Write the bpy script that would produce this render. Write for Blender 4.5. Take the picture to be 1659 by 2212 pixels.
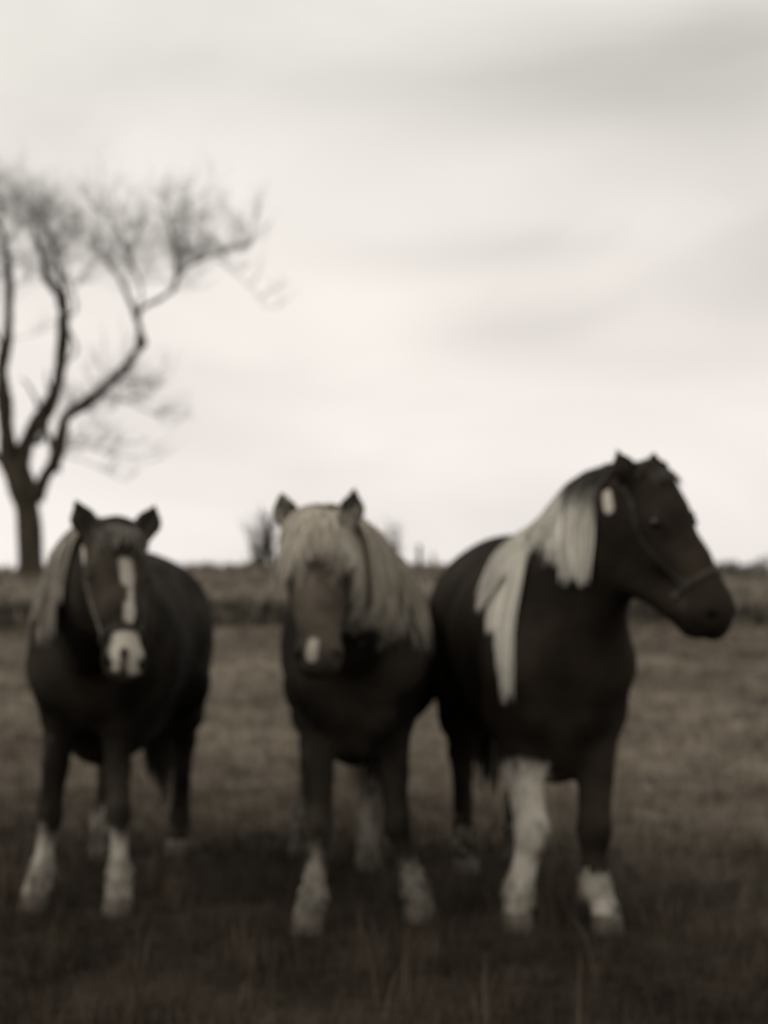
import bpy, math, random
import numpy as np
from mathutils import Vector
rad = math.radians
rng = np.random.default_rng(7)
random.seed(7)

for o in list(bpy.data.objects):
    bpy.data.objects.remove(o, do_unlink=True)
sc = bpy.context.scene
COL = sc.collection

# ------------------------------------------------------------------ camera
EYE = 1.2                       # eye height in metres
cam_d = bpy.data.cameras.new('camera')
cam = bpy.data.objects.new('camera', cam_d)
COL.objects.link(cam)
cam.location = (0, 0, EYE)
cam.rotation_euler = (rad(90), 0, 0)
cam_d.sensor_fit = 'VERTICAL'
cam_d.sensor_height = 24.0
cam_d.lens = 3400 / 2212 * 24.0
cam_d.shift_y = 132 / 2212
cam_d.clip_start = 0.05
cam_d.clip_end = 6000
cam_d.dof.use_dof = True        # the whole photograph is out of focus: the lens was set too close
cam_d.dof.focus_distance = 1.7
cam_d.dof.aperture_fstop = 2.6
cam_d.dof.aperture_ratio = 1.0
sc.camera = cam

# ------------------------------------------------------------------ light
SUN_EL, SUN_AZ = rad(46), rad(-118)       # azimuth from +Y (view direction) clockwise; negative = left, behind the camera's side
sd = bpy.data.lights.new('sun', 'SUN')
sd.energy = 0.9
sd.angle = rad(14)
sd.color = (1.0, 0.955, 0.89)
sun = bpy.data.objects.new('sun', sd)
COL.objects.link(sun)
sdir = Vector((math.sin(SUN_AZ) * math.cos(SUN_EL), math.cos(SUN_AZ) * math.cos(SUN_EL), math.sin(SUN_EL)))
sun.rotation_euler = (-sdir).to_track_quat('-Z', 'Y').to_euler()
sun.location = (-20, -10, 30)

world = bpy.data.worlds.new('World')
sc.world = world
world.use_nodes = True
nt = world.node_tree
nt.nodes.clear()
N = nt.nodes.new
L = nt.links.new

def wmath(op, a, b=None, c=None, clamp=False):
    n = N('ShaderNodeMath'); n.operation = op; n.use_clamp = clamp
    for i, v in enumerate((a, b, c)):
        if v is None: continue
        if isinstance(v, (int, float)): n.inputs[i].default_value = v
        else: L(v, n.inputs[i])
    return n.outputs[0]

out = N('ShaderNodeOutputWorld'); bg = N('ShaderNodeBackground'); L(bg.outputs[0], out.inputs[0])
bg.inputs[1].default_value = 0.1
sky = N('ShaderNodeTexSky'); sky.sky_type = 'NISHITA'; sky.sun_disc = False
sky.sun_elevation = SUN_EL; sky.sun_rotation = SUN_AZ
hs = N('ShaderNodeHueSaturation'); hs.inputs['Saturation'].default_value = 0.12
L(sky.outputs[0], hs.inputs['Color'])
tc = N('ShaderNodeTexCoord')
sep = N('ShaderNodeSeparateXYZ'); L(tc.outputs['Generated'], sep.inputs[0])
az = wmath('ARCTAN2', sep.outputs[0], sep.outputs[1])
el = wmath('ARCSINE', sep.outputs[2])
comb = N('ShaderNodeCombineXYZ')
L(wmath('MULTIPLY', az, 2.2), comb.inputs[0]); L(wmath('MULTIPLY', el, 5.2), comb.inputs[1])
n1 = N('ShaderNodeTexNoise'); n1.inputs['Scale'].default_value = 1.5; n1.inputs['Detail'].default_value = 3.2
n1.inputs['Roughness'].default_value = 0.5; n1.inputs['Distortion'].default_value = 0.5
L(comb.outputs[0], n1.inputs['Vector'])
wob = wmath('SUBTRACT', n1.outputs[0], 0.5)
azw = wmath('MULTIPLY_ADD', wob, 0.10, az)
elw = wmath('MULTIPLY_ADD', wob, 0.09, el)
def pix(px, py):
    return math.atan((px - 829.5) / 3400), math.atan((1238 - py) / 3400)
# soft banks of cloud: pixel-free directions (azimuth, elevation) with widths, + bright / - grey
banks = [(1240, 190, .15, .040, -.17), (1640, 160, .13, .09, -.13), (1080, 540, .10, .014, -.11), (1110, 705, .060, .022, -.14),
         (1640, 650, .06, .030, -.12), (1400, 530, .050, .022, .07), (1180, 350, .08, .018, .05), (700, 700, .12, .05, .05),
         (480, 900, .08, .02, -.03), (1450, 1050, .10, .05, .05), (150, 120, .12, .06, -.05), (820, 980, .10, .05, .03), (1420, 800, .06, .012, -.06)]
acc = wmath('MULTIPLY_ADD', wob, 0.46, 0.865)
for (px, py, wa, we, amp) in banks:
    a0, e0 = pix(px, py)
    da = wmath('DIVIDE', wmath('SUBTRACT', azw, a0), wa)
    de = wmath('DIVIDE', wmath('SUBTRACT', elw, e0), we)
    d2 = wmath('ADD', wmath('MULTIPLY', da, da), wmath('MULTIPLY', de, de))
    g = wmath('EXPONENT', wmath('MULTIPLY', d2, -1.0))
    acc = wmath('MULTIPLY_ADD', g, amp, acc)
acc = wmath('MAXIMUM', acc, 0.2)
# below the horizon the world only ever lights undersides
tint = N('ShaderNodeMixRGB'); tint.blend_type = 'MULTIPLY'; tint.inputs[0].default_value = 1
tr = N('ShaderNodeValToRGB'); tr.color_ramp.elements[0].position = .02; tr.color_ramp.elements[1].position = .36
tr.color_ramp.elements[0].color = (1.0, .935, .885, 1); tr.color_ramp.elements[1].color = (.935, .915, .845, 1)
e_ = tr.color_ramp.elements.new(.14); e_.color = (.995, .925, .868, 1)
L(el, tr.inputs[0])
ts = N('ShaderNodeVectorMath'); ts.operation = 'SCALE'; ts.inputs['Scale'].default_value = 10.6
L(tr.outputs[0], ts.inputs[0]); L(ts.outputs[0], tint.inputs[2])
cr = N('ShaderNodeCombineXYZ')
for i in range(3): L(acc, cr.inputs[i])
L(cr.outputs[0], tint.inputs[1])
mx = N('ShaderNodeMixRGB'); mx.inputs[0].default_value = 0.955
L(hs.outputs[0], mx.inputs[1]); L(tint.outputs[0], mx.inputs[2])
L(mx.outputs[0], bg.inputs[0])

sc.view_settings.view_transform = 'Standard'
sc.view_settings.look = 'None'
sc.view_settings.exposure = 0.0
sc.view_settings.gamma = 1.0
sc.view_settings.use_curve_mapping = False
sc.cycles.use_denoising = True
sc.cycles.max_bounces = 4
sc.cycles.use_adaptive_sampling = False

# ------------------------------------------------------------------ helpers
def P(px, py, Y):
    """place a point seen at a spot of the 1659 x 2212 print at distance Y"""
    return np.array([(px - 829.5) / 3400 * Y, Y, EYE - (py - 1238) / 3400 * Y])

def tag(o, label=None, cat=None, group=None, kind=None):
    if label: o['label'] = label
    if cat: o['category'] = cat
    if group: o['group'] = group
    if kind: o['kind'] = kind
    return o

def empty(name, loc):
    o = bpy.data.objects.new(name, None); COL.objects.link(o); o.location = loc
    o.empty_display_size = 0.2
    return o

def mesh_obj(name, verts, faces, mat, parent=None, smooth=True, origin=(0, 0, 0), attrs=None):
    """verts in world space; stored relative to origin (the parent's place)"""
    v = np.asarray(verts, dtype=np.float32) - np.asarray(origin, dtype=np.float32)
    me = bpy.data.meshes.new(name)
    if isinstance(faces, np.ndarray):
        nf, k = faces.shape
        me.vertices.add(len(v)); me.vertices.foreach_set('co', v.ravel())
        me.loops.add(nf * k); me.loops.foreach_set('vertex_index', faces.astype(np.int32).ravel())
        me.polygons.add(nf)
        me.polygons.foreach_set('loop_start', np.arange(0, nf * k, k, dtype=np.int32))
        me.polygons.foreach_set('loop_total', np.full(nf, k, dtype=np.int32))
        me.update(calc_edges=True)
    else:
        me.from_pydata([tuple(x) for x in v], [], faces)
    me.validate()
    if smooth:
        me.polygons.foreach_set('use_smooth', np.ones(len(me.polygons), dtype=bool))
    for k, a in (attrs or {}).items():
        at = me.attributes.new(k, 'FLOAT', 'POINT')
        at.data.foreach_set('value', np.asarray(a, dtype=np.float32))
    me.materials.append(mat)
    o = bpy.data.objects.new(name, me); COL.objects.link(o)
    if parent is not None: o.parent = parent
    else: o.location = tuple(origin)
    return o

def new_mat(name):
    m = bpy.data.materials.new(name); m.use_nodes = True
    return m, m.node_tree, m.node_tree.nodes['Principled BSDF']

def noise_mat(name, c0, c1, scale=5.0, rough=0.9, spec=0.1, bump=0.0, bscale=60, stretch=(1, 1, 1), detail=6):
    m, t, b = new_mat(name)
    co = t.nodes.new('ShaderNodeTexCoord'); mp = t.nodes.new('ShaderNodeMapping'); mp.inputs['Scale'].default_value = stretch
    t.links.new(co.outputs['Object'], mp.inputs[0])
    n = t.nodes.new('ShaderNodeTexNoise'); n.inputs['Scale'].default_value = scale; n.inputs['Detail'].default_value = detail
    t.links.new(mp.outputs[0], n.inputs['Vector'])
    r = t.nodes.new('ShaderNodeValToRGB')
    r.color_ramp.elements[0].position = 0.3; r.color_ramp.elements[1].position = 0.7
    r.color_ramp.elements[0].color = (*c0, 1); r.color_ramp.elements[1].color = (*c1, 1)
    t.links.new(n.outputs[0], r.inputs[0]); t.links.new(r.outputs[0], b.inputs['Base Color'])
    b.inputs['Roughness'].default_value = rough; b.inputs['Specular IOR Level'].default_value = spec
    if bump:
        n2 = t.nodes.new('ShaderNodeTexNoise'); n2.inputs['Scale'].default_value = bscale; n2.inputs['Detail'].default_value = 4
        t.links.new(mp.outputs[0], n2.inputs['Vector'])
        bp = t.nodes.new('ShaderNodeBump'); bp.inputs['Strength'].default_value = bump; bp.inputs['Distance'].default_value = 0.02
        t.links.new(n2.outputs[0], bp.inputs['Height']); t.links.new(bp.outputs[0], b.inputs['Normal'])
    return m

def tube(pts, radii, sides=8, cap=True):
    pts = np.asarray(pts, float); n = len(pts)
    if np.isscalar(radii): radii = [radii] * n
    t = np.gradient(pts, axis=0); t /= np.linalg.norm(t, axis=1)[:, None] + 1e-9
    up = np.array([0, 0, 1.0]) if abs(t[0][2]) < 0.9 else np.array([0, 1.0, 0])
    V = []; ref = np.cross(up, t[0]); ref /= np.linalg.norm(ref)
    ang = np.linspace(0, 2 * math.pi, sides, endpoint=False)
    for i in range(n):
        ref = ref - t[i] * np.dot(ref, t[i]); ref /= np.linalg.norm(ref) + 1e-9
        b = np.cross(t[i], ref)
        V.append(pts[i] + radii[i] * (np.cos(ang)[:, None] * ref + np.sin(ang)[:, None] * b))
    V = np.concatenate(V)
    F = []
    for i in range(n - 1):
        for j in range(sides):
            a = i * sides + j; b_ = i * sides + (j + 1) % sides
            F.append((a, b_, b_ + sides, a + sides))
    return V, F, sides

def spline(pts, m=8):
    """Catmull-Rom through the points"""
    p = np.asarray(pts, float)
    q = np.vstack([2 * p[0] - p[1], p, 2 * p[-1] - p[-2]])
    o = []
    for i in range(1, len(q) - 2):
        for s in np.linspace(0, 1, m, endpoint=False):
            a, b, c, d = q[i - 1], q[i], q[i + 1], q[i + 2]
            o.append(0.5 * ((2 * b) + (-a + c) * s + (2 * a - 5 * b + 4 * c - d) * s * s + (-a + 3 * b - 3 * c + d) * s ** 3))
    o.append(q[-2])
    return np.array(o)

class Mesh:
    def __init__(s): s.v = []; s.f = []; s.n = 0
    def add(s, V, F):
        s.v.append(np.asarray(V)); s.f += [tuple(i + s.n for i in f) for f in F]; s.n += len(V)
    def tube(s, pts, radii, sides=8, ends=True):
        V, F, k = tube(pts, radii, sides)
        if ends:
            F = F + [tuple(range(k))[::-1], tuple(range(len(V) - k, len(V)))]
        s.add(V, F)
    def build(s, name, mat, parent=None, origin=(0, 0, 0), smooth=True):
        return mesh_obj(name, np.concatenate(s.v), s.f, mat, parent, smooth, origin)

# ------------------------------------------------------------------ terrain
def smooth01(t):
    t = np.clip(t, 0, 1); return t * t * (3 - 2 * t)
def terrain(x, y):
    x = np.asarray(x, float); y = np.asarray(y, float)
    crest = 1.30 - 0.20 * smooth01((x + 1.0) / 14.0)
    rise = smooth01((y - 7.5) / 30.0) ** 0.9 * crest
    fall = smooth01((y - 38) / 60.0) * (crest + 0.3)
    side = 0.02 * np.sin(x * 0.9 + y * 0.5) + 0.012 * np.sin(x * 2.3 - y * 1.7)
    amp = smooth01((y - 7.2) / 3.0)
    far = smooth01((y - 10) / 15)
    z = rise - fall + side * amp + far * (0.05 * np.sin(x * 0.35 + 1.3) + 0.035 * np.sin(y * 0.8 + x * .2))
    # a shallow ditch crosses the field in front of the rise
    ditch = np.exp(-((y - 21.0 - 0.06 * x) / 1.1) ** 2) * 0.22 * (.35 + .65 * smooth01((1.6 - x) / 2))
    back = smooth01((-y) / 30) * 0
    return z - ditch + back

def axis(segs):
    a = []
    for lo, hi, n in segs: a += list(np.linspace(lo, hi, n, endpoint=False))
    return np.array(a + [segs[-1][1]])
gx = axis([(-3000, -200, 14), (-200, -30, 20), (-30, -6, 40), (-6, 6, 90), (6, 30, 40), (30, 200, 20), (200, 3000, 14)])
gy = axis([(-3000, -100, 10), (-100, 2, 14), (2, 12, 90), (12, 45, 120), (45, 140, 40), (140, 4500, 24)])
GX, GY = np.meshgrid(gx, gy, indexing='ij')
GZ = terrain(GX, GY)
nx, ny = GX.shape
idx = np.arange(nx * ny).reshape(nx, ny)
gf = np.stack([idx[:-1, :-1], idx[1:, :-1], idx[1:, 1:], idx[:-1, 1:]], -1).reshape(-1, 4)

def field_color(t, coord):
    """shared node group-like: colour of the pasture by position: paler short turf, darker ground near the horses and in front of them"""
    nd, lk = t.nodes, t.links
    def M(op, a, b=None, c=None, clamp=False):
        n = nd.new('ShaderNodeMath'); n.operation = op; n.use_clamp = clamp
        for i, v in enumerate((a, b, c)):
            if v is None: continue
            if isinstance(v, (int, float)): n.inputs[i].default_value = v
            else: lk.new(v, n.inputs[i])
        return n.outputs[0]
    def noise(scale, det=5, rough=.55):
        n = nd.new('ShaderNodeTexNoise'); n.inputs['Scale'].default_value = scale
        n.inputs['Detail'].default_value = det; n.inputs['Roughness'].default_value = rough
        lk.new(coord, n.inputs['Vector']); return n.outputs[0]
    s = nd.new('ShaderNodeSeparateXYZ'); lk.new(coord, s.inputs[0])
    X, Y = s.outputs[0], s.outputs[1]
    big, mid, fine = noise(0.45, 4), noise(2.2, 6), noise(14, 6, .65)
    # edge of the darker foreground: near on the right, further off on the left
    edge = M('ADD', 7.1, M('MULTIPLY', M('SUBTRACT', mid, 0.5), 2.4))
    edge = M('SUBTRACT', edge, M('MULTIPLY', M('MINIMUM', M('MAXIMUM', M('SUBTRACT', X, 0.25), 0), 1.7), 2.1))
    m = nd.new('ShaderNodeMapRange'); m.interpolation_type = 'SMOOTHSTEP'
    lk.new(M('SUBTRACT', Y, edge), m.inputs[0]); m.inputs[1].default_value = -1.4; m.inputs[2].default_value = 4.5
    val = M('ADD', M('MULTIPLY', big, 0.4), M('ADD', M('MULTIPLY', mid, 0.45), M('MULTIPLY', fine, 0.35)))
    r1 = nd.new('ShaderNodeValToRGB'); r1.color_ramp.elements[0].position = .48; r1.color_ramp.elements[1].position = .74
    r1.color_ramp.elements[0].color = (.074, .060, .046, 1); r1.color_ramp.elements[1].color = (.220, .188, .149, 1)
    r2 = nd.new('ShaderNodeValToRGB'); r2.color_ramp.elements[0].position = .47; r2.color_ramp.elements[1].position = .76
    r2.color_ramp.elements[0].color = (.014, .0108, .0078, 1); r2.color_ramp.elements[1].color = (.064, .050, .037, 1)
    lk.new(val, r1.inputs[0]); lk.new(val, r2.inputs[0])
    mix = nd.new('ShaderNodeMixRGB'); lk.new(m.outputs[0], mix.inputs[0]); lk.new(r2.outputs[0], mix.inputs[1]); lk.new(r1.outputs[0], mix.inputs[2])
    return mix.outputs[0], fine, M, noise

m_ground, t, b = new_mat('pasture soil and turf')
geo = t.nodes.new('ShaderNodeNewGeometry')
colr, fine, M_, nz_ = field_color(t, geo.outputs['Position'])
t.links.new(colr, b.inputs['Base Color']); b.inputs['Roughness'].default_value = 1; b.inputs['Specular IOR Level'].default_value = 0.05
bp = t.nodes.new('ShaderNodeBump'); bp.inputs['Strength'].default_value = .7; bp.inputs['Distance'].default_value = .05
t.links.new(fine, bp.inputs['Height']); t.links.new(bp.outputs[0], b.inputs['Normal'])
ground = mesh_obj('ground', np.stack([GX, GY, GZ], -1).reshape(-1, 3), gf, m_ground)
tag(ground, kind='structure')

# grass blades: near ones fine, farther ones taller and broader tussocks
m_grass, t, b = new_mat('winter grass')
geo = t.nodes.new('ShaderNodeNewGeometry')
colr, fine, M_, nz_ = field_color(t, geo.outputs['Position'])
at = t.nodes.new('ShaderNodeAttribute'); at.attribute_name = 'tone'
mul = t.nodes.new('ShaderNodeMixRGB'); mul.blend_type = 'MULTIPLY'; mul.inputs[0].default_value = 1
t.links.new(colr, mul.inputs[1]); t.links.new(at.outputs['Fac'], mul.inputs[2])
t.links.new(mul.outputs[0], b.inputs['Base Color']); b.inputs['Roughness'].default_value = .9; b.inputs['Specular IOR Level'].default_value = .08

def blades(n, ylo, yhi, h0, h1, w, tone0, tone1, power=1.0, xs=None, clump=0):
    u = rng.random(n)
    y = ylo + (yhi - ylo) * u ** power
    half = 0.34 * y + 2.4
    x = (rng.random(n) * 2 - 1) * half if xs is None else xs(rng.random(n), y)
    if clump:
        c = rng.integers(0, max(1, n // clump), n)
        cx, cy = x.copy(), y.copy()
        x = cx[c] + rng.normal(0, .035, n); y = cy[c] + rng.normal(0, .035, n)
    z = terrain(x, y)
    h = h0 + (h1 - h0) * rng.random(n) ** 1.8
    a = rng.random(n) * 2 * math.pi
    lean = rng.random(n) * .55 * h
    la = rng.random(n) * 2 * math.pi
    wx, wy = np.cos(a) * w, np.sin(a) * w
    base = np.stack([x, y, z - .01], -1); side = np.stack([wx, wy, 0 * wx], -1)
    mid = base + np.stack([np.cos(la) * lean * .35, np.sin(la) * lean * .35, h * .6], -1)
    tip = base + np.stack([np.cos(la) * lean, np.sin(la) * lean, h], -1)
    V = np.stack([base - side, base + side, mid + side * .7, mid - side * .7, tip], 1)
    tn = tone0 + (tone1 - tone0) * rng.random(n)
    return V.reshape(-1, 3), np.repeat(tn, 5), n
sets = [blades(5200, 5.0, 6.8, .06, .13, .0022, .9, 2.0, 1.0, clump=8),
        blades(115000, 3.3, 8.5, .02, .085, .0022, .6, 1.7, 1.2, clump=6),
        blades(9000, 3.3, 11, .09, .26, .0026, 1.0, 2.9, 1.0, clump=16),
        blades(75000, 8, 20, .03, .11, .0045, .7, 1.6, .9, clump=7),
        blades(36000, 18, 39, .05, .20, .011, .6, 1.5, .9, clump=8)]
VV, TT, FF, off = [], [], [], 0
for V, tn, n in sets:
    VV.append(V); TT.append(tn)
    k = np.arange(n) * 5 + off
    FF.append(np.stack([k, k + 1, k + 2], -1)); FF.append(np.stack([k, k + 2, k + 3], -1)); FF.append(np.stack([k + 3, k + 2, k + 4], -1))
    off += n * 5
g = mesh_obj('grass', np.concatenate(VV), np.concatenate(FF), m_grass, smooth=False, attrs={'tone': np.concatenate(TT)})
tag(g, 'short rough winter grass covering the whole pasture', 'grass', kind='stuff')

# rushes in the ditch
m_rush = noise_mat('dark rushes', (.024, .020, .016), (.058, .050, .038), 3)
V, tn, n = blades(15000, 19.6, 22.8, .08, .30, .012, 1, 1, 1.0, xs=lambda r, y: -9 + 15.5 * r ** 1.25, clump=6)
V[:, 1] += 0.06 * V[:, 0]
k = np.arange(n) * 5
F = np.concatenate([np.stack([k, k + 1, k + 2], -1), np.stack([k, k + 2, k + 3], -1), np.stack([k + 3, k + 2, k + 4], -1)])
rush = mesh_obj('rushes', V, F, m_rush, smooth=False)
tag(rush, 'dark band of rushes crossing the field behind the horses', 'rushes', kind='stuff')

# ------------------------------------------------------------------ bare tree at the left
m_bark = noise_mat('grey brown bark', (.030, .025, .018), (.075, .062, .046), 6, .95, .05, .8, 12, (1, 1, .3))
m_twig = noise_mat('fine twigs', (.045, .037, .026), (.08, .068, .048), 4, .9, .05)
TY = 33.0
def TP(zx, zy, dy=0.0):
    if zy < 420: zy = 420 - (420 - zy) * .45
    return P(zx * .4135, 338.9 + zy * .4135, TY + dy)
PXM = TY / 3400 * .4135         # metres per unit of my tracing
tree_base = np.array([TP(165, 2230)[0], TY, float(terrain(TP(165, 2230)[0], TY))])
tree = empty('bare_tree', tree_base)
tag(tree, 'tall bare winter tree with a forked trunk at the far left edge of the field', 'tree')
tm = Mesh()
trunk_pts = spline([np.array([tree_base[0] + .05, TY, tree_base[2] - .3]), TP(162, 2150), TP(150, 1900), TP(125, 1760), TP(95, 1660), TP(70, 1590)], 6)
zz = np.linspace(0, 1, len(trunk_pts))
tm.tube(trunk_pts, .36 - .10 * smooth01(zz * 3) + .05 * np.exp(-((zz - .72) / .15) ** 2) + .012 * np.sin(zz * 23), 14)
tm.build('trunk', m_bark, tree, tree_base)
limbs = [
 ([(60, 1640, 0), (40, 1500, -.1), (25, 1350, -.2), (15, 1200, -.3), (5, 1080, -.4), (38, 950, -.5), (45, 760, -.6), (42, 560, -.6), (15, 400, -.7), (-15, 240, -.8), (-40, 120, -.8)], 104, 9),
 ([(90, 1660, 0), (130, 1520, .1), (190, 1400, .2), (275, 1260, .3), (318, 1080, .4), (330, 860, .4), (312, 740, .5), (250, 640, .5), (235, 560, .6), (200, 450, .6), (180, 340, .7), (170, 230, .7)], 100, 8),
 ([(185, 1790, 0), (235, 1670, -.2), (290, 1580, -.4), (325, 1440, -.5), (352, 1350, -.6), (450, 1290, -.7), (520, 1230, -.8), (620, 1140, -.9), (695, 1040, -1.0), (738, 965, -1.0), (705, 820, -1.1), (655, 700, -1.1), (600, 600, -1.2), (555, 520, -1.2)], 78, 10),
 ([(738, 975, -1.0), (720, 850, -1.05), (745, 790, -1.1), (800, 760, -1.2), (860, 725, -1.3), (908, 680, -1.4), (922, 580, -1.4), (905, 430, -1.5), (885, 290, -1.5), (870, 180, -1.5)], 20, 7),
 ([(327, 880, .4), (345, 760, .3), (320, 640, .2), (285, 500, .1), (262, 400, 0), (238, 290, 0), (210, 130, -.1)], 24, 6),
 ([(-120, 2200 - 560, .3), (-160, 1400, .8), (-260, 1150, 1.0), (-330, 850, 1.1), (-340, 600, 1.0), (-300, 380, .9)], 38, 6),
 ([(70, 1640, .3), (120, 1500, .8), (215, 1480, 1.0), (240, 1380, 1.2), (200, 1300, 1.4), (150, 1200, 1.6), (110, 1150, 1.6)], 42, 6),
 ([(300, 1640, -.4), (270, 1500, -.2), (210, 1370, 0), (255, 1240, .2), (240, 1120, .3)], 40, 7),
 ([(330, 1090, .4), (400, 1000, .6), (350, 870, .9), (400, 770, 1.0), (350, 640, 1.1), (300, 560, 1.1)], 12, 4),
 ([(15, 1000, -.4), (-30, 900, -.6), (-60, 700, -.8), (-40, 500, -.9), (-90, 330, -1.0)], 14, 4),
 ([(760, 660, -1.2), (690, 570, -1.2), (650, 450, -1.25), (610, 350, -1.3), (590, 230, -1.3)], 8, 4),
 ([(908, 670, -1.4), (960, 590, -1.5), (1060, 530, -1.6), (1180, 490, -1.7), (1340, 420, -1.7)], 9, 3),
]
# the sixth limb starts on the trunk
limbs[5][0][0] = (85, 1680, .1); limbs[5][0].insert(1, (-60, 1520, .5))
limbs[6][0][0] = (75, 1630, .2)
limbs[10][0][0] = (715, 830, -1.1); limbs[10][0].insert(1, (740, 700, -1.15))
guide = []
for li, (pts, w0, w1) in enumerate(limbs):
    pp = spline([TP(*p) for p in pts], 6)
    n = len(pp); s = np.linspace(0, 1, n)
    wob = np.array([[rng.normal(0, .018), rng.normal(0, .03), 0] for _ in range(n)]) * np.clip(1 - np.abs(s[:, None] * 2 - 1), .2, 1)
    pp = pp + wob
    rr = ((w0 * (1 - s) ** 1.25 + w1 * s + 30 * s * (1 - s)) * .5) * PXM * (1 + .12 * np.sin(s * 31 + li))
    if li == 2: rr = rr * (1 + 1.3 * np.exp(-((s - .69) / .022) ** 2))
    m = Mesh(); m.tube(pp, rr, 9); m.build('limb', m_bark, tree, tree_base)
    guide.append((pp, rr))
# boughs and twigs
tw = Mesh()
def twig(p, d, length, r, depth):
    n = 5
    pts = [p.copy()]; dd = d / np.linalg.norm(d)
    for i in range(n):
        dd = dd + np.array([random.gauss(0, .16), random.gauss(0, .16), random.gauss(.05, .12)])
        dd /= np.linalg.norm(dd)
        pts.append(pts[-1] + dd * length / n)
    V, F, k = tube(np.array(pts), np.linspace(r, r * .35, n + 1), 3)
    tw.add(V, F)
    if depth > 0:
        for _ in range(random.choice((4, 5, 6))):
            i = random.randint(1, n)
            nd = dd * .6 + np.array([random.gauss(0, .55), random.gauss(0, .55), random.gauss(.25, .35)])
            twig(pts[i], nd, length * random.uniform(.5, .95), r * .62, depth - 1)
def on(li, s):
    pp, rr = guide[li]; i = min(len(pp) - 1, int(s * (len(pp) - 1))); return pp[i], rr[i]
for li, s0, cnt, ln in [(q0, q1, int(q2 * .95), q3) for q0, q1, q2, q3 in [(0, .5, 15, 1.25), (1, .58, 16, 1.25), (2, .86, 12, 1.1), (3, .45, 20, 1.15), (4, .35, 18, 1.1), (5, .6, 14, 1.2), (8, .6, 9, .9), (9, .4, 12, 1.1), (10, .3, 14, 1.0), (11, .2, 18, .75)]]:
    for k in range(cnt):
        p, r = on(li, s0 + (1 - s0) * (k + random.random()) / cnt)
        d = np.array([random.gauss(.1, .8), random.gauss(0, .6), random.uniform(.1, .9)])
        twig(p, d, ln * .95 * random.uniform(.5, 1.0), .010, 2)
# thin sprays on the low bough, sagging to the right
for k in range(26):
    p, r = on(2, random.uniform(.28, .60))
    twig(p, np.array([random.uniform(-.1, .9), random.gauss(0, .5), random.uniform(-.25, .8)]), random.uniform(.5, .95), .012, 1)
for (x0, y0, x1, y1) in [(520, 1240, 900, 1400), (480, 1260, 820, 1340), (330, 1530, 780, 1590), (320, 1560, 640, 1690), (350, 1500, 700, 1500), (1230, 620, 1380, 780), (600, 1180, 800, 1210)]:
    a, c = TP(x0, y0, -.7), TP(x1, y1, -1.0)
    a, c = (a, c)
    near = min((np.linalg.norm(q - a), j, i) for j, (pp, _) in enumerate(guide) for i, q in enumerate(pp))
    a0 = guide[near[1]][0][near[2]]
    pts = spline([a0, a * .5 + a0 * .5 + np.array([0, 0, .05]), (a + c) / 2 + np.array([0, 0, .08]), c], 4)
    V, F, k = tube(pts, np.linspace(.018, .006, len(pts)), 4); tw.add(V, F)
    for j in range(8):
        i = random.randint(2, len(pts) - 1)
        twig(pts[i], np.array([random.uniform(.2, 1), random.gauss(0, .5), random.gauss(.1, .35)]), random.uniform(.35, .7), .010, 1)
to = tw.build('twigs', m_twig, tree, tree_base); to['kind'] = 'stuff'

# ------------------------------------------------------------------ far shrubs, posts
def shrub(name, px, Y, hgt, wid, stems, label, cat, seed, lean=0.0, mat=None, r=.012, base_py=None):
    random.seed(seed)
    x = (px - 829.5) / 3400 * Y; z = float(terrain(x, Y)); o = np.array([x, Y, z])
    root = empty(name, o); tag(root, label, cat)
    for s in range(stems):
        m = Mesh()
        p0 = o + np.array([random.uniform(-.15, .15) * wid, random.uniform(-.1, .1) * wid, -.05])
        d = np.array([random.uniform(-.35, .35) + lean, random.uniform(-.3, .3), 1.0])
        top = p0 + d * hgt * random.uniform(.65, 1.0)
        pts = spline([p0, p0 * .5 + top * .5 + np.array([random.gauss(0, .06), 0, 0]) * wid, top], 4)
        m.tube(pts, np.linspace(r * 2.4, r * .6, len(pts)), 5)
        for k in range(14):
            i = random.randint(2, len(pts) - 1)
            q = pts[i]; dd = np.array([random.gauss(0, .5), random.gauss(0, .5), random.uniform(.3, 1)])
            l_ = hgt * random.uniform(.15, .35)
            m.tube(np.array([q, q + dd * l_ * .5, q + dd * l_ + np.array([0, 0, .05])]), [r * .8, r * .6, r * .3], 3)
        m.build('stem', mat or m_bark, root, o)
    return root
shrub('sapling', 597, 36, 1.35, .30, 4, 'slim dark leaning sapling on the skyline left of the middle horse', 'sapling', 3, -.06, m_bark, .022)
shrub('bare_shrub', 566, 37, 1.15, 1.1, 12, 'paler thin bare shrub beside the dark sapling on the skyline', 'shrub', 5, 0, m_twig, .012)
shrub('bare_shrub', 848, 40, 1.15, 1.0, 8, 'faint twiggy shrub rising just above the back of the middle horse', 'shrub', 8, 0, m_twig, .012)

m_post = noise_mat('weathered post wood', (.03, .024, .018), (.06, .05, .038), 9, .95, .05, .5, 20, (1, 1, .2))
for px, Y, h_, w_, lab in ((906, 34.5, .52, .085, 'taller weathered fence post on the skyline between the middle and right horses'),
                           (936, 36, .36, .06, 'short stub of a fence post close beside the rump of the right horse')):
    x = (px - 829.5) / 3400 * Y; z = float(terrain(x, Y))
    m = Mesh()
    pts = np.array([[x, Y, z - .2], [x + .005, Y, z + h_ * .5], [x - .01, Y, z + h_ * .93], [x - .012, Y, z + h_]])
    m.tube(pts, [w_ * .62, w_ * .58, w_ * .55, w_ * .3], 8)
    po = m.build('fence_post', m_post, None, (x, Y, z)); tag(po, lab, 'fence post')

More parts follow.
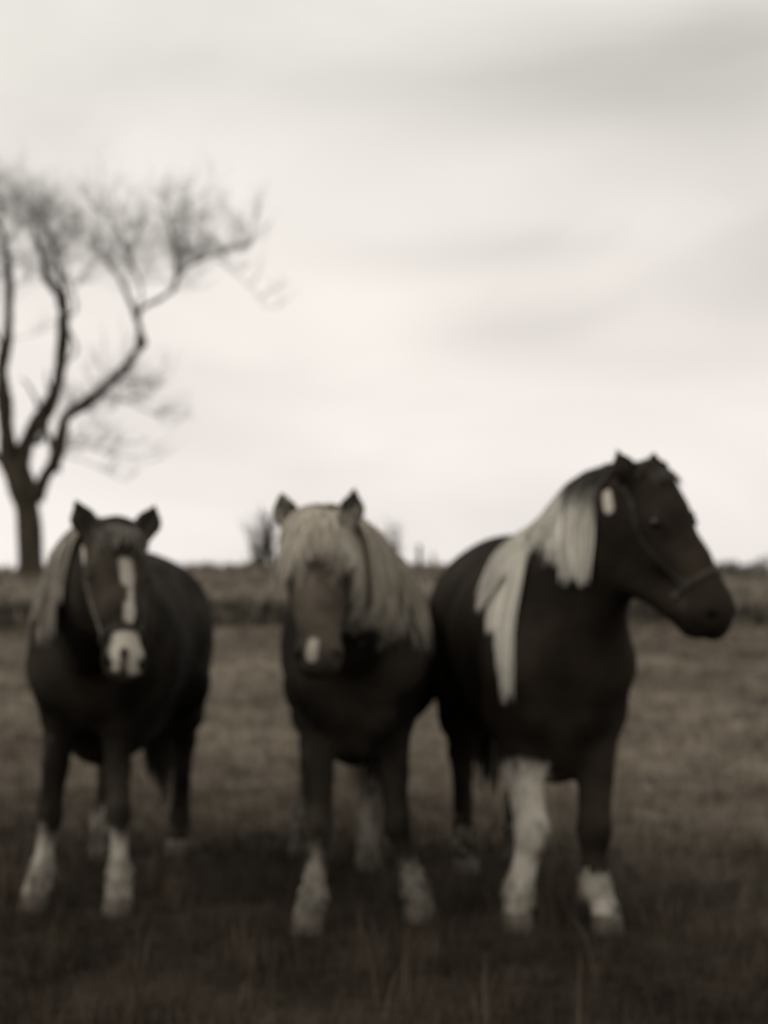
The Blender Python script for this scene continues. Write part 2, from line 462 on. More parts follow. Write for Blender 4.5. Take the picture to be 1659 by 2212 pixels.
# far hedge line at the right, low on the horizon
m_hedge = noise_mat('distant hedge', (.055, .05, .04), (.10, .09, .07), .8)
def hedge(name, x0, x1, Y, hgt, label, seed):
    r = np.random.default_rng(seed)
    n = 5200
    x = x0 + (x1 - x0) * r.random(n)
    y = Y + r.normal(0, 1.0, n)
    base = terrain(x, y)
    top = hgt * (0.62 + .25 * np.sin(x * .33 + seed) + .14 * np.sin(x * 1.1 + 2 * seed))
    z = base + top * r.random(n) ** .7
    s = .16 + .14 * r.random(n)
    a, b2 = r.normal(size=(n, 3)), r.normal(size=(n, 3))
    a /= np.linalg.norm(a, axis=1)[:, None]; b2 /= np.linalg.norm(b2, axis=1)[:, None]
    c = np.stack([x, y, z], -1)
    V = np.stack([c, c + a * s[:, None] * 1.5, c + b2 * s[:, None] * 1.5], 1).reshape(-1, 3)
    F = np.arange(n * 3).reshape(-1, 3)
    org = np.array([(x0 + x1) / 2, Y, float(terrain((x0 + x1) / 2, Y))])
    o = mesh_obj(name, V, F, m_hedge, None, False, org); tag(o, label, 'hedge')
hedge('hedge', 26, 58, 150, 3.3, 'distant uneven hedge on the horizon right of the standing horse with its head turned', 2)
hedge('hedge', -42, -12, 160, 3.0, 'distant low hedge on the horizon behind the left horse and the tree', 5)

# ------------------------------------------------------------------ horses
H = 0.0105      # grid step of the body surface
class Field:
    def __init__(s, lo, hi):
        s.lo = np.array(lo, float); s.n = np.ceil((np.array(hi) - s.lo) / H).astype(int) + 1
        s.V = np.full(s.n, 0.3, dtype=np.float32)
        s.ax = [s.lo[i] + np.arange(s.n[i]) * H for i in range(3)]
    def _sl(s, a, b, pad):
        lo = np.minimum(a, b) - pad; hi = np.maximum(a, b) + pad
        i0 = np.clip(((lo - s.lo) / H).astype(int), 0, s.n - 1); i1 = np.clip(((hi - s.lo) / H).astype(int) + 2, 1, s.n)
        sl = tuple(slice(i0[k], i1[k]) for k in range(3))
        return sl, np.meshgrid(*[s.ax[k][sl[k]] for k in range(3)], indexing='ij')
    def cone(s, a, b, ra, rb, lat=None, sq=1.0, k=.05, cut=False):
        """round cone a->b, optionally squashed by sq along the axis lat; joined smoothly (k) or cut out"""
        a = np.asarray(a, float); b = np.asarray(b, float)
        sl, (x, y, z) = s._sl(a, b, max(ra, rb) * max(1, sq) + 2 * k + .03)
        if x.size == 0: return
        p = np.stack([x - a[0], y - a[1], z - a[2]], -1); ab = b - a
        if lat is not None:
            lat = np.asarray(lat, float) / np.linalg.norm(lat)
            p = p + (1 / sq - 1) * (p @ lat)[..., None] * lat
            ab = ab + (1 / sq - 1) * (ab @ lat) * lat
        L2 = ab @ ab + 1e-9
        t_ = np.clip((p @ ab) / L2, 0, 1)
        d = np.linalg.norm(p - t_[..., None] * ab, axis=-1) - (ra + (rb - ra) * t_)
        d = (d * min(1.0, sq)).astype(np.float32)
        o = s.V[sl]
        if cut:
            d = -d; h = np.clip(.5 - .5 * (o - d) / k * 1.0, 0, 1); s.V[sl] = o + (d - o) * h + k * h * (1 - h)
        else:
            h = np.clip(.5 + .5 * (o - d) / k, 0, 1); s.V[sl] = o + (d - o) * h - k * h * (1 - h)
    def chain(s, pts, rs, k=.03, lat=None, sq=1.0):
        for i in range(len(pts) - 1): s.cone(pts[i], pts[i + 1], rs[i], rs[i + 1], lat, sq, k)
    def sample(s, p):
        q = (p - s.lo) / H; q = np.clip(q, 0.001, np.array(s.n) - 1.01)
        i = q.astype(int); f = q - i; r = 0
        for dx in (0, 1):
            for dy in (0, 1):
                for dz in (0, 1):
                    w = (f[:, 0] if dx else 1 - f[:, 0]) * (f[:, 1] if dy else 1 - f[:, 1]) * (f[:, 2] if dz else 1 - f[:, 2])
                    r = r + w * s.V[i[:, 0] + dx, i[:, 1] + dy, i[:, 2] + dz]
        return r
    def grad(s, p, e=.012):
        g = np.stack([s.sample(p + np.eye(3)[i] * e) - s.sample(p - np.eye(3)[i] * e) for i in range(3)], -1)
        return g / (np.linalg.norm(g, axis=1)[:, None] + 1e-9)
    def mesh(s):
        V = s.V; S = V < 0
        c = [S[i:S.shape[0] - 1 + i, j:S.shape[1] - 1 + j, k:S.shape[2] - 1 + k] for i in (0, 1) for j in (0, 1) for k in (0, 1)]
        tot = sum(x.astype(np.int8) for x in c)
        act = (tot > 0) & (tot < 8)
        idm = np.full(act.shape, -1, dtype=np.int64); cells = np.argwhere(act); idm[act] = np.arange(len(cells))
        accp = np.zeros((len(cells), 3)); cnt = np.zeros(len(cells))
        corners = [np.array((i, j, k)) for i in (0, 1) for j in (0, 1) for k in (0, 1)]
        val = [V[cells[:, 0] + q[0], cells[:, 1] + q[1], cells[:, 2] + q[2]] for q in corners]
        for a in range(8):
            for b_ in range(a + 1, 8):
                if np.abs(corners[a] - corners[b_]).sum() != 1: continue
                va, vb = val[a], val[b_]; m = (va < 0) != (vb < 0)
                tt = np.where(m, va / np.where(m, va - vb, 1), 0)
                pt = corners[a] + (corners[b_] - corners[a]) * tt[:, None]
                accp[m] += pt[m]; cnt[m] += 1
        P_ = s.lo + (cells + accp / cnt[:, None]) * H
        F = []
        for d in range(3):
            e1, e2 = [(1, 2), (2, 0), (0, 1)][d]
            A = S[tuple(slice(0, -1) if q == d else slice(1, -1) for q in range(3))]
            B = S[tuple(slice(1, None) if q == d else slice(1, -1) for q in range(3))]
            m = np.argwhere(A != B)
            flip = A[tuple(m.T)]
            base = m.copy(); base[:, e1] += 1; base[:, e2] += 1
            def cid(o1, o2):
                q = base.copy(); q[:, e1] -= o1; q[:, e2] -= o2; return idm[tuple(q.T)]
            q = np.stack([cid(1, 1), cid(0, 1), cid(0, 0), cid(1, 0)], -1)
            q[~flip] = q[~flip][:, ::-1]
            F.append(q)
        F = np.concatenate(F); F = F[(F >= 0).all(1)]
        # two passes of smoothing
        for _ in range(2):
            sm = np.zeros_like(P_); ct = np.zeros(len(P_))
            for i in range(4):
                a, b_ = F[:, i], F[:, (i + 1) % 4]
                np.add.at(sm, a, P_[b_]); np.add.at(ct, a, 1); np.add.at(sm, b_, P_[a]); np.add.at(ct, b_, 1)
            P_ = P_ * .5 + .5 * sm / np.maximum(ct, 1)[:, None]
        return P_, F

def coat_mat(name, dark, dark2, white, rough=.85):
    m, t, b = new_mat(name)
    nd, lk = t.nodes, t.links
    co = nd.new('ShaderNodeTexCoord')
    n = nd.new('ShaderNodeTexNoise'); n.inputs['Scale'].default_value = 4.5; n.inputs['Detail'].default_value = 7
    lk.new(co.outputs['Object'], n.inputs['Vector'])
    mp = nd.new('ShaderNodeMapping'); mp.inputs['Scale'].default_value = (90, 90, 14); lk.new(co.outputs['Object'], mp.inputs[0])
    nf = nd.new('ShaderNodeTexNoise'); nf.inputs['Scale'].default_value = 1.0; nf.inputs['Detail'].default_value = 3; lk.new(mp.outputs[0], nf.inputs['Vector'])
    r = nd.new('ShaderNodeValToRGB'); r.color_ramp.elements[0].position = .40; r.color_ramp.elements[1].position = .70
    r.color_ramp.elements[0].color = (*dark, 1); r.color_ramp.elements[1].color = (*dark2, 1)
    lk.new(n.outputs[0], r.inputs[0])
    a1 = nd.new('ShaderNodeAttribute'); a1.attribute_name = 'pale'
    a2 = nd.new('ShaderNodeAttribute'); a2.attribute_name = 'tone'
    mt = nd.new('ShaderNodeMixRGB'); mt.blend_type = 'MULTIPLY'; mt.inputs[0].default_value = 1
    lk.new(r.outputs[0], mt.inputs[1]); lk.new(a2.outputs['Fac'], mt.inputs[2])
    mp2 = nd.new('ShaderNodeMapping'); mp2.inputs['Scale'].default_value = (26, 26, 11); lk.new(co.outputs['Object'], mp2.inputs[0])
    nm = nd.new('ShaderNodeTexNoise'); nm.inputs['Scale'].default_value = 1.0; nm.inputs['Detail'].default_value = 4; lk.new(mp2.outputs[0], nm.inputs['Vector'])
    s0 = nd.new('ShaderNodeMath'); s0.operation = 'MULTIPLY_ADD'; s0.inputs[1].default_value = 1.1; lk.new(nm.outputs[0], s0.inputs[0]); s0.inputs[2].default_value = -.55
    s1 = nd.new('ShaderNodeMath'); s1.operation = 'ADD'; lk.new(s0.outputs[0], s1.inputs[0]); lk.new(a1.outputs['Fac'], s1.inputs[1])
    s = nd.new('ShaderNodeMath'); s.operation = 'MULTIPLY_ADD'; s.inputs[1].default_value = .5; lk.new(nf.outputs[0], s.inputs[0]); lk.new(s1.outputs[0], s.inputs[2])
    mr = nd.new('ShaderNodeMapRange'); mr.inputs[1].default_value = .52; mr.inputs[2].default_value = 1.12; lk.new(s.outputs[0], mr.inputs[0])
    mx = nd.new('ShaderNodeMixRGB'); lk.new(mr.outputs[0], mx.inputs[0]); lk.new(mt.outputs[0], mx.inputs[1]); mx.inputs[2].default_value = (*white, 1)
    lk.new(mx.outputs[0], b.inputs['Base Color'])
    b.inputs['Roughness'].default_value = rough; b.inputs['Specular IOR Level'].default_value = .07
    bp = nd.new('ShaderNodeBump'); bp.inputs['Strength'].default_value = .6; bp.inputs['Distance'].default_value = .010
    lk.new(nf.outputs[0], bp.inputs['Height']); lk.new(bp.outputs[0], b.inputs['Normal'])
    return m

def hair_mat(name, c0, c1):
    m, t, b = new_mat(name)
    a = t.nodes.new('ShaderNodeAttribute'); a.attribute_name = 'tone'
    r = t.nodes.new('ShaderNodeValToRGB'); r.color_ramp.elements[0].color = (*c0, 1); r.color_ramp.elements[1].color = (*c1, 1)
    t.links.new(a.outputs['Fac'], r.inputs[0]); t.links.new(r.outputs[0], b.inputs['Base Color'])
    b.inputs['Roughness'].default_value = .6; b.inputs['Specular IOR Level'].default_value = .25
    return m
m_hoof = noise_mat('hoof horn', (.05, .042, .032), (.13, .11, .085), 30, .6, .3, .2, 60, (1, 1, 6))
m_eye, t, b = new_mat('dark wet eye'); b.inputs['Base Color'].default_value = (.006, .004, .003, 1); b.inputs['Roughness'].default_value = .12
m_strap_pale = noise_mat('worn pale halter webbing', (.07, .065, .05), (.14, .125, .10), 20, .8, .15)
m_strap_dark = noise_mat('dark halter webbing', (.018, .015, .012), (.035, .03, .024), 20, .7, .2)

m_strap_mid = noise_mat('faded halter webbing', (.03, .027, .022), (.07, .062, .05), 20, .8, .1)
def unit(v): v = np.asarray(v, float); return v / np.linalg.norm(v)

def strands(fld, roots, dirs, lengths, width, seg=9, out=.010, grav=.5, locks=0, side=None, stiff=.75, seed=1, tone=(0, 1), sway=.06, rootdark=None, lockvar=.62):
    """ribbons of hair that leave their roots, lie on the body and hang down"""
    r = np.random.default_rng(seed); n = len(roots)
    p = roots.copy(); d = np.array([unit(x) for x in dirs]); step = lengths / seg
    if locks:
        ids = np.sort(r.integers(0, locks, n)); order = np.argsort(roots[:, 0] * .3 + roots[:, 1] + roots[:, 2] * .7 + r.normal(0, .012, n))
        lk = np.empty(n, int); lk[order] = ids
        if locks > 1: step = step * r.uniform(lockvar, 1.06, locks)[lk]
    path = [p.copy()]; norms = [fld.grad(p)]
    for i in range(seg):
        d = d * stiff + np.array([0, 0, -grav]) * (1 - stiff) * 2 + r.normal(0, sway, (n, 3))
        if side is not None: d = d + side
        d /= np.linalg.norm(d, axis=1)[:, None]
        p = p + d * step[:, None]
        for _ in range(2):
            s = fld.sample(p); g = fld.grad(p)
            push = np.clip(out + .004 * i / seg - s, 0, .1)
            p = p + g * push[:, None]
        d = p - path[-1]; d /= np.linalg.norm(d, axis=1)[:, None] + 1e-9
        path.append(p.copy()); norms.append(g)
    path = np.stack(path, 1); nm = np.stack(norms, 1)
    if locks:                                   # gather the strands into locks towards their tips
        for q in range(locks):
            mk = lk == q
            if mk.sum() < 2: continue
            c = path[mk].mean(0)
            w = (np.linspace(0, 1, seg + 1) ** 1.4 * .5)[:, None]
            path[mk] = path[mk] * (1 - w) + c * w
    tan = np.gradient(path, axis=1); tan /= np.linalg.norm(tan, axis=2)[..., None] + 1e-9
    sd_ = np.cross(tan, nm); sd_ /= np.linalg.norm(sd_, axis=2)[..., None] + 1e-9
    tw_ = r.normal(0, .5, (n, 1, 1)); sd_ = sd_ + nm * tw_; sd_ /= np.linalg.norm(sd_, axis=2)[..., None] + 1e-9
    ww = (width * (.6 + .8 * r.random(n)))[:, None] * np.array([1.0] * (seg - 2) + [.8, .5, .12])[None, :]
    A = path - sd_ * ww[..., None]; B = path + sd_ * ww[..., None]
    V = np.stack([A, B], 2).reshape(-1, 3)
    k = (np.arange(n)[:, None] * (seg + 1) + np.arange(seg)[None, :]).ravel() * 2
    F = np.stack([k, k + 1, k + 3, k + 2], -1)
    tb = np.clip(tone[0] + (tone[1] - tone[0]) * r.random(n), 0, 1)[:, None] * np.ones((1, seg + 1))
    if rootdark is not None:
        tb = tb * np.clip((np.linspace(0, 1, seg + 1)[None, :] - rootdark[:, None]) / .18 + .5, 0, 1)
    tn = np.repeat(tb.ravel(), 2)
    return V, F, tn

def blob(p, caps):
    """0..1 mask of soft capsules (a, b, r, soft, value)"""
    m = np.zeros(len(p))
    for a, b_, r, soft, v in caps:
        a = np.asarray(a, float); b_ = np.asarray(b_, float); ab = b_ - a
        t_ = np.clip(((p - a) @ ab) / (ab @ ab + 1e-9), 0, 1)
        d = np.linalg.norm(p - a - t_[:, None] * ab, axis=1) - r
        m = np.maximum(m, v * np.clip(.5 - d / soft, 0, 1))
    return m

def horse(cfg):
    fr, hd = np.array(cfg['front']), np.array(cfg['hind'])      # ground points between the fore and hind feet
    fwd = unit(np.array([fr[0] - hd[0], fr[1] - hd[1], 0])); left = np.array([-fwd[1], fwd[0], 0]); up = np.array([0, 0, 1.0])
    S = cfg.get('scale', 1.0)
    org = (fr + hd) / 2; org = np.array([org[0], org[1], 0])
    org = org + fwd * .05
    def T(x, y, z): return org + fwd * x * S + left * y * S + up * z * S
    poll, muz = np.array(cfg['poll']), np.array(cfg['muzzle'])
    A = unit(muz - poll); face = np.array(cfg['face'])           # face: horizontal direction the forehead looks
    U = unit(face - A * (face @ A)); Lh = np.cross(U, A)         # Lh: to one side of the head
    HL = np.linalg.norm(muz - poll)
    hs_ = HL / .55
    HW = cfg.get('head_w', 1.12)
    def Hd(a, l, u): return poll + (A * a + Lh * l * HW + U * u) * hs_
    pts = np.array([T(-1.0, -.4, 0), T(-1.0, .4, 0), T(.7, -.4, 1.45), T(.7, .4, 0), poll + [.2, .2, .3], poll - [.2, .2, 0], muz + [.15, .1, 0], muz - [.15, .15, .15]])
    lo = pts.min(0) - .1; hi = pts.max(0) + .1; lo[2] = -.03
    f = Field(lo, hi)
    # trunk
    J = cfg.get('jaw', 0.0); mz = cfg.get('muz', 1.0)
    W = cfg.get('w', 1.0); WS = cfg.get('shoulder_w', 1.0); lg_ = cfg.get('leg', .85); dz = cfg.get('belly', .04); cz = cfg.get('chest', .0)
    f.cone(T(-.36, 0, .985 - dz / 2), T(.12, 0, .955 - dz / 2), .290 + dz / 2, .300 + dz / 2, left, .92 * W, .05)
    f.cone(T(.10, 0, .965 - dz / 2), T(.38, 0, .985), .290 + dz / 2, .215, left, .90 * WS, .06)
    f.cone(T(-.47, 0, 1.05 + cfg.get('rump', 0)), T(-.30, 0, 1.06 + cfg.get('rump', 0)), .245, .235, left, 1.02 * W, .08)
    kz = cfg.get('keel', .70)
    f.cone(T(-.42, 0, kz + .03), T(.16, 0, kz), .14, .13, left, 1.1, .09)
    for s in (-1, 1):
        f.cone(T(-.52, s * .115 * W, 1.06), T(-.40, s * .12 * W, 1.0), .175, .17, None, 1, .07)
        f.cone(T(-.66, s * .09, .97), T(-.62, s * .10, .80), .12, .11, None, 1, .06)
        f.cone(T(.24, s * .07, 1.16), T(.44, s * .105 * WS, .88), .12, .145 * (.4 + .6 * WS), None, 1, .08)      # shoulder
        f.cone(T(.47, s * .075 * WS, .93), T(.45, s * .085 * WS, .80 - cz * .5), .115, .10, None, 1, .05)      # breast
    f.cone(T(.30, 0, 1.17), T(.10, 0, 1.15), .115, .10, left, .7, .09)                     # withers
    f.cone(T(.40, 0, .96), T(.36, 0, .76 - cz), .17, .13, None, 1, .06)
    # neck
    nk = cfg['neck']; nlat = [unit(np.cross(np.array(g_ + (0,)), up)) for g_ in cfg['neck_face']]
    chain = [T(.24, 0, 1.02)] + [np.array(q) for q in nk] + [Hd(.05, 0, -.03)]
    rv = cfg.get('neck_r', [.255, .215, .165, .115]); sqs = cfg.get('neck_sq', [.68, .64, .66])
    for i in range(len(chain) - 1):
        f.cone(chain[i], chain[i + 1], rv[i], rv[i + 1], nlat[min(i, len(nlat) - 1)], sqs[min(i, 2)], .07)
    # head
    c = lambda a, b_, ra, rb, sq=1.0, k=.03, cut=False, lat=None: f.cone(Hd(*a), Hd(*b_), ra * hs_, rb * hs_, Lh if lat is None else lat, sq * (HW if ra > .04 else 1), k, cut)
    c((.015, 0, -.005), (.13, 0, -.005), .088, .098, .92)                     # skull
    c((.13, 0, -.015), (.30, 0, .0), .100, .072, .86)                        # forehead to nose
    c((.30, 0, .0), (.47, 0, -.005), .070, .056 * mz, .86)                        # nose
    for s in (-1, 1):
        if J: c((.16, s * .036, -.085 - J), (.24, s * .030, -.08 - J), .078, .066, .62, .05)
        c((.14, s * .040, -.085), (.22, s * .036, -.080), .082, .070, .62)   # cheek
        c((.24, s * .026, -.075 - J * .9), (.42, s * .018, -.060 - J * .5), .045 + J * .15, .034 * mz)        # jaw bar
        c((.135, s * .072, .022), (.19, s * .066, .016), .030, .024, 1, .025)  # brow
        c((.22, s * .060, -.01), (.38, s * .038, -.01), .020, .014, 1, .02)  # cheek ridge
        c((.475, s * .030, -.012), (.50, s * .030, -.022), .040, .036, 1, .02)  # nostril wings
        c((.488, s * .046, .012), (.508, s * .040, -.004), .013, .010, 1, .008, True)
    c((.46, 0, -.030), (.515, 0, -.040), .052 * mz, .040 * mz, 1.05, .03)              # lips
    c((.475, 0, -.078 - J * .3), (.49, 0, -.072 - J * .3), .032 * mz, .028 * mz, 1.1, .03)               # chin
    f.cone(Hd(.505, -.05, -.062), Hd(.505, .05, -.062), .006, .006, None, 1, .01, True)   # mouth
    def snap(q, d=0.0):
        q = np.array([q], float)
        for _ in range(8): q = q - f.grad(q) * (f.sample(q) - d)[:, None] * .9
        return q[0]
    eyes_, nost, muzc = [], [], []
    for s in (-1, 1):
        e = snap(Hd(.165, s * .10, .030)); eyes_.append(e)
        g_ = f.grad(e[None])[0]
        f.cone(e + U * .022 - A * .02 + g_ * .002, e + U * .018 + A * .022, .010, .008, None, 1, .012)      # upper lid ridge
        nq = snap(Hd(.505, s * .055, .005)); nost.append(nq)
        f.cone(nq - A * .012 + U * .010, nq + A * .006 - U * .006, .013, .009, None, 1, .008, True)
        f.cone(nq - A * .022 + U * .004 + Lh * s * .004, nq - A * .004 + U * .02, .008, .007, None, 1, .010)
        mo = [snap(Hd(a_, s * .06, u_), .002) for a_, u_ in ((.43, -.072), (.47, -.070), (.51, -.066))]
        f.cone(mo[0], mo[1], .005, .006, None, 1, .005, True); f.cone(mo[1], mo[2], .006, .006, None, 1, .005, True)
    ear_tone = []
    for s, (da, dl, du, ln) in zip((-1, 1), cfg['ears']):
        b0 = Hd(.012, s * .060, .015); tip = Hd(da, s * dl, du)
        mid = b0 * .5 + tip * .5 + Lh * s * .010
        f.cone(b0, mid, .036, .042, None, 1, .018); f.cone(mid, tip, .041, .005, None, 1, .008)
        fn = unit(U + A * .2)
        f.cone(b0 * .6 + mid * .4 + fn * .036, mid * .45 + tip * .55 + fn * .026, .020, .013, None, 1, .008, True)
        ear_tone += [(b0 * .6 + mid * .4 + fn * .03, tip + fn * .01, .022, .02, 1.0)]
    # legs
    pale = []
    hooves = []
    for s, lg in zip((-1, 1), cfg['fore']):
        K, Tf, Hf = [np.array(q) for q in lg]
        E = T(.37, s * .135 * WS, .72); hfw = cfg.get('hoof_dir', fwd)
        f.cone(T(.40, s * .125 * WS, .86), E, .115, .088 * lg_ / .85, None, 1, .05)
        f.cone(E, E * .45 + K * .55, .088 * lg_, .058 * lg_, None, 1, .035); f.cone(E * .45 + K * .55, K, .058 * lg_, .052 * lg_, None, 1, .02)
        f.cone(K + [0, 0, .02], K - [0, 0, .02], .055 * lg_, .050 * lg_, None, 1, .02)
        f.cone(K + fwd * .010, K + fwd * .012 - [0, 0, .01], .046 * lg_, .042 * lg_, None, 1, .02)
        f.chain([K, K * .3 + Tf * .7, Tf], [.047 * lg_, .038 * lg_, .048 * lg_], .02)
        f.cone(Tf - fwd * .015, Tf - fwd * .02 - [0, 0, .03], .040, .034, None, 1, .02)
        hoof_top = Hf + up * .060 - fwd * .012
        f.cone(Tf, hoof_top, .040, .043, None, 1, .02)
        f.cone(hoof_top, hoof_top - up * .01, .046, .046, None, 1, .015)
        hooves.append((Hf, fwd))
        pale.append((E, K, Tf, hoof_top))
    for s, lg in zip((-1, 1), cfg['rear']):
        Hf = np.array(lg)
        hip = T(-.50, s * .115 * W, .96); st = T(-.40, s * .165, .76)
        Tf = Hf - fwd * .05 + up * .14; hk = Hf - fwd * .09 + up * .48 + (T(-.6, s * .15, 0) - Hf) * np.array([.35, 0, 0])
        f.cone(hip, st, .185, .135, None, 1, .07); f.cone(T(-.60, s * .13, .90), (st + hk) / 2 - fwd * .02, .155, .10, None, 1, .06)
        f.cone(st, (st + hk) / 2, .13, .080, None, 1, .05); f.cone((st + hk) / 2, hk, .082, .052, None, 1, .03)
        f.cone(hk - fwd * .03 + up * .03, hk, .034, .046, None, 1, .03)
        f.chain([hk, hk * .4 + Tf * .6, Tf], [.050, .037, .046], .02)
        hoof_top = Hf + up * .060 - fwd * .012
        f.cone(Tf, hoof_top, .040, .043, None, 1, .02); f.cone(hoof_top, hoof_top - up * .01, .046, .046, None, 1, .015)
        hooves.append((Hf, fwd)); pale.append((st, hk, Tf, hoof_top))
    f.cone(T(-.74, 0, 1.10), T(-.80, 0, .95), .04, .03, None, 1, .04)         # dock
    V, F = f.mesh()
    root = empty('horse', org); tag(root, cfg['label'], 'horse', 'horses standing side by side in the field')
    ctx = dict(T=T, Hd=Hd, legs=pale, Lh=Lh, A=A, U=U, hs=hs_, f=f, fwd=fwd, left=left, up=up, poll=poll, org=org, chain=chain)
    pm, tn = cfg['paint'](V, ctx)
    tn = tn * (1 - .5 * blob(V, ear_tone))
    ncol = blob(V, [(q - A * .01 + U * .008, q + A * .004 - U * .004, .012, .012, 1.0) for q in nost])
    pm = pm * (1 - ncol); tn = tn * (1 - .6 * ncol)
    mesh_obj('body', V, F, cfg['coat'], root, True, org, {'pale': pm, 'tone': tn})
    # eyes
    for s in (-1, 1):
        e = eyes_[0 if s < 0 else 1] - f.grad(eyes_[0 if s < 0 else 1][None])[0] * .013
        a_, b_ = np.meshgrid(np.linspace(0, math.pi, 9), np.linspace(0, 2 * math.pi, 13)[:-1], indexing='ij')
        sp = np.stack([np.sin(a_) * np.cos(b_), np.sin(a_) * np.sin(b_), np.cos(a_)], -1).reshape(-1, 3) * .0225 * hs_ + e
        fc = [(i * 12 + j, i * 12 + (j + 1) % 12, (i + 1) * 12 + (j + 1) % 12, (i + 1) * 12 + j) for i in range(8) for j in range(12)]
        mesh_obj('eye', sp, fc, m_eye, root, True, org)
    for Hf, fw in hooves:
        m = Mesh(); ring = []
        for (h_, r_, sh) in ((-.012, .057, .004), (.0, .0575, .004), (.03, .053, -.002), (.062, .0465, -.012)):
            ang = np.linspace(0, 2 * math.pi, 16, endpoint=False)
            ring.append(Hf + up * h_ + fw * sh + (np.cos(ang)[:, None] * fw * 1.08 + np.sin(ang)[:, None] * np.cross(up, fw)) * r_)
        fc = [(i * 16 + j, i * 16 + (j + 1) % 16, (i + 1) * 16 + (j + 1) % 16, (i + 1) * 16 + j) for i in range(3) for j in range(16)] + [tuple(range(16))[::-1], tuple(range(48, 64))]
        m.add(np.concatenate(ring), fc); m.build('hoof', m_hoof, root, org)
    # hair: mane, forelock, tail
    for name, mat, args in cfg['hair'](ctx):
        Vs, Fs, Ts, offs = [], [], [], 0
        for a in args:
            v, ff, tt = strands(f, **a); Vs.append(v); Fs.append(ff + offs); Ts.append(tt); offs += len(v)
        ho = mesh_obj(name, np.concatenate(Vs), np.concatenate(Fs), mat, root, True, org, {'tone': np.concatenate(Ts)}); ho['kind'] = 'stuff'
    fv, ff_, ft, fo = [], [], [], 0
    rr_ = np.random.default_rng(5)
    for (E, K, Tf, ht), dens in zip(pale, cfg.get('feather', (170, 170, 120, 120))):
        if not dens: continue
        ang = rr_.uniform(0, 2 * math.pi, dens); tt_ = rr_.random(dens) ** .6
        base = Tf + (K - Tf) * (.35 * (1 - tt_))[:, None] - (Tf - ht) * (tt_ * .3)[:, None]
        q = base + (np.cos(ang)[:, None] * fwd * -1 + np.sin(ang)[:, None] * left) * .03 - up * .0
        for _ in range(5):
            q = q - f.grad(q) * np.clip(f.sample(q) - .001, -.06, .06)[:, None]
        g_ = f.grad(q)
        v, fc_, tn_ = strands(f, q, g_ * .12 + np.array([0, 0, -1.0]) + rr_.normal(0, .15, q.shape), rr_.uniform(.018, .045, dens) * (.6 + .4 * tt_), .0024, seg=4, out=.003, grav=.4, stiff=.8, seed=9, tone=(.2, .9), sway=.08)
        fo_ = mesh_obj('feather', v, fc_, cfg['feather_mat'], root, True, org, {'tone': tn_}); fo_['kind'] = 'stuff'
    # halter
    for name, mat, pth, w in cfg.get('halter', lambda c: [])(ctx):
        q = spline(pth, 6)
        for _ in range(3):
            sdf = f.sample(q); gq = f.grad(q); q = q - gq * (sdf - .004)[:, None]
        gq = f.grad(q); tan = np.gradient(q, axis=0); tan /= np.linalg.norm(tan, axis=1)[:, None]
        sd_ = np.cross(tan, gq); sd_ /= np.linalg.norm(sd_, axis=1)[:, None]
        a0, b0, a1, b1 = q - sd_ * w - gq * .004, q + sd_ * w - gq * .004, q - sd_ * w + gq * .003, q + sd_ * w + gq * .003
        VV_ = np.stack([a0, b0, b1, a1], 1).reshape(-1, 3); n = len(q)
        FF_ = [(i * 4 + j, i * 4 + (j + 1) % 4, i * 4 + 4 + (j + 1) % 4, i * 4 + 4 + j) for i in range(n - 1) for j in range(4)] + [(3, 2, 1, 0), (n * 4 - 4, n * 4 - 3, n * 4 - 2, n * 4 - 1)]
        mesh_obj(name, VV_, FF_, mat, root, False, org)
    return ctx

def surf(f, px, py, y0=4.2, y1=7.2):
    """the point of a horse's skin seen at a spot of the print"""
    Y = np.arange(y0, y1, .008)
    q = np.array([P(px, py, y) for y in Y]); v = f.sample(q)
    inb = ((q > f.lo) & (q < f.lo + (f.n - 1) * H)).all(1)
    h = np.argwhere((v < 0) & inb)
    return q[h[0, 0]] if len(h) else q[0]

def crest(ctx, s, r):
    """points on the top line of the neck from withers (0) to poll (1) with spread"""
    T, Hd, ch = ctx['T'], ctx['Hd'], ctx['chain']
    ctrl = [T(.22, 0, 1.30)] + [np.asarray(q) for q in ctx['crest']] + [Hd(.0, 0, .06)]
    line = spline(ctrl, 12)
    x = s * (len(line) - 1); i = np.clip(x.astype(int), 0, len(line) - 2); fr_ = (x - i)[:, None]
    p = line[i] * (1 - fr_) + line[i + 1] * fr_
    f = ctx['f']
    p = p + r.normal(0, .008, p.shape)
    for _ in range(6):
        sd_ = f.sample(p); g = f.grad(p); p = p - g * np.clip(sd_ - .002, -.1, .1)[:, None]
    return p

def tail(ctx, n, tone, seed, w=.006):
    r = np.random.default_rng(seed); T = ctx['T']
    rt = np.array([T(-.80, 0, 1.0)] * n) + r.normal(0, .035, (n, 3))
    d = np.array([-ctx['fwd'] * .8 + np.array([0, 0, .2])] * n) + r.normal(0, .32, (n, 3))
    return dict(roots=rt, dirs=d, lengths=r.uniform(.55, .92, n), width=w, seg=8, out=.0, grav=1.2, locks=18, stiff=.6, seed=seed, tone=tone, sway=.03)

def G(deg):  # heading toward the camera turned by deg to the picture's right
    return (math.sin(rad(deg)), -math.cos(rad(deg)))

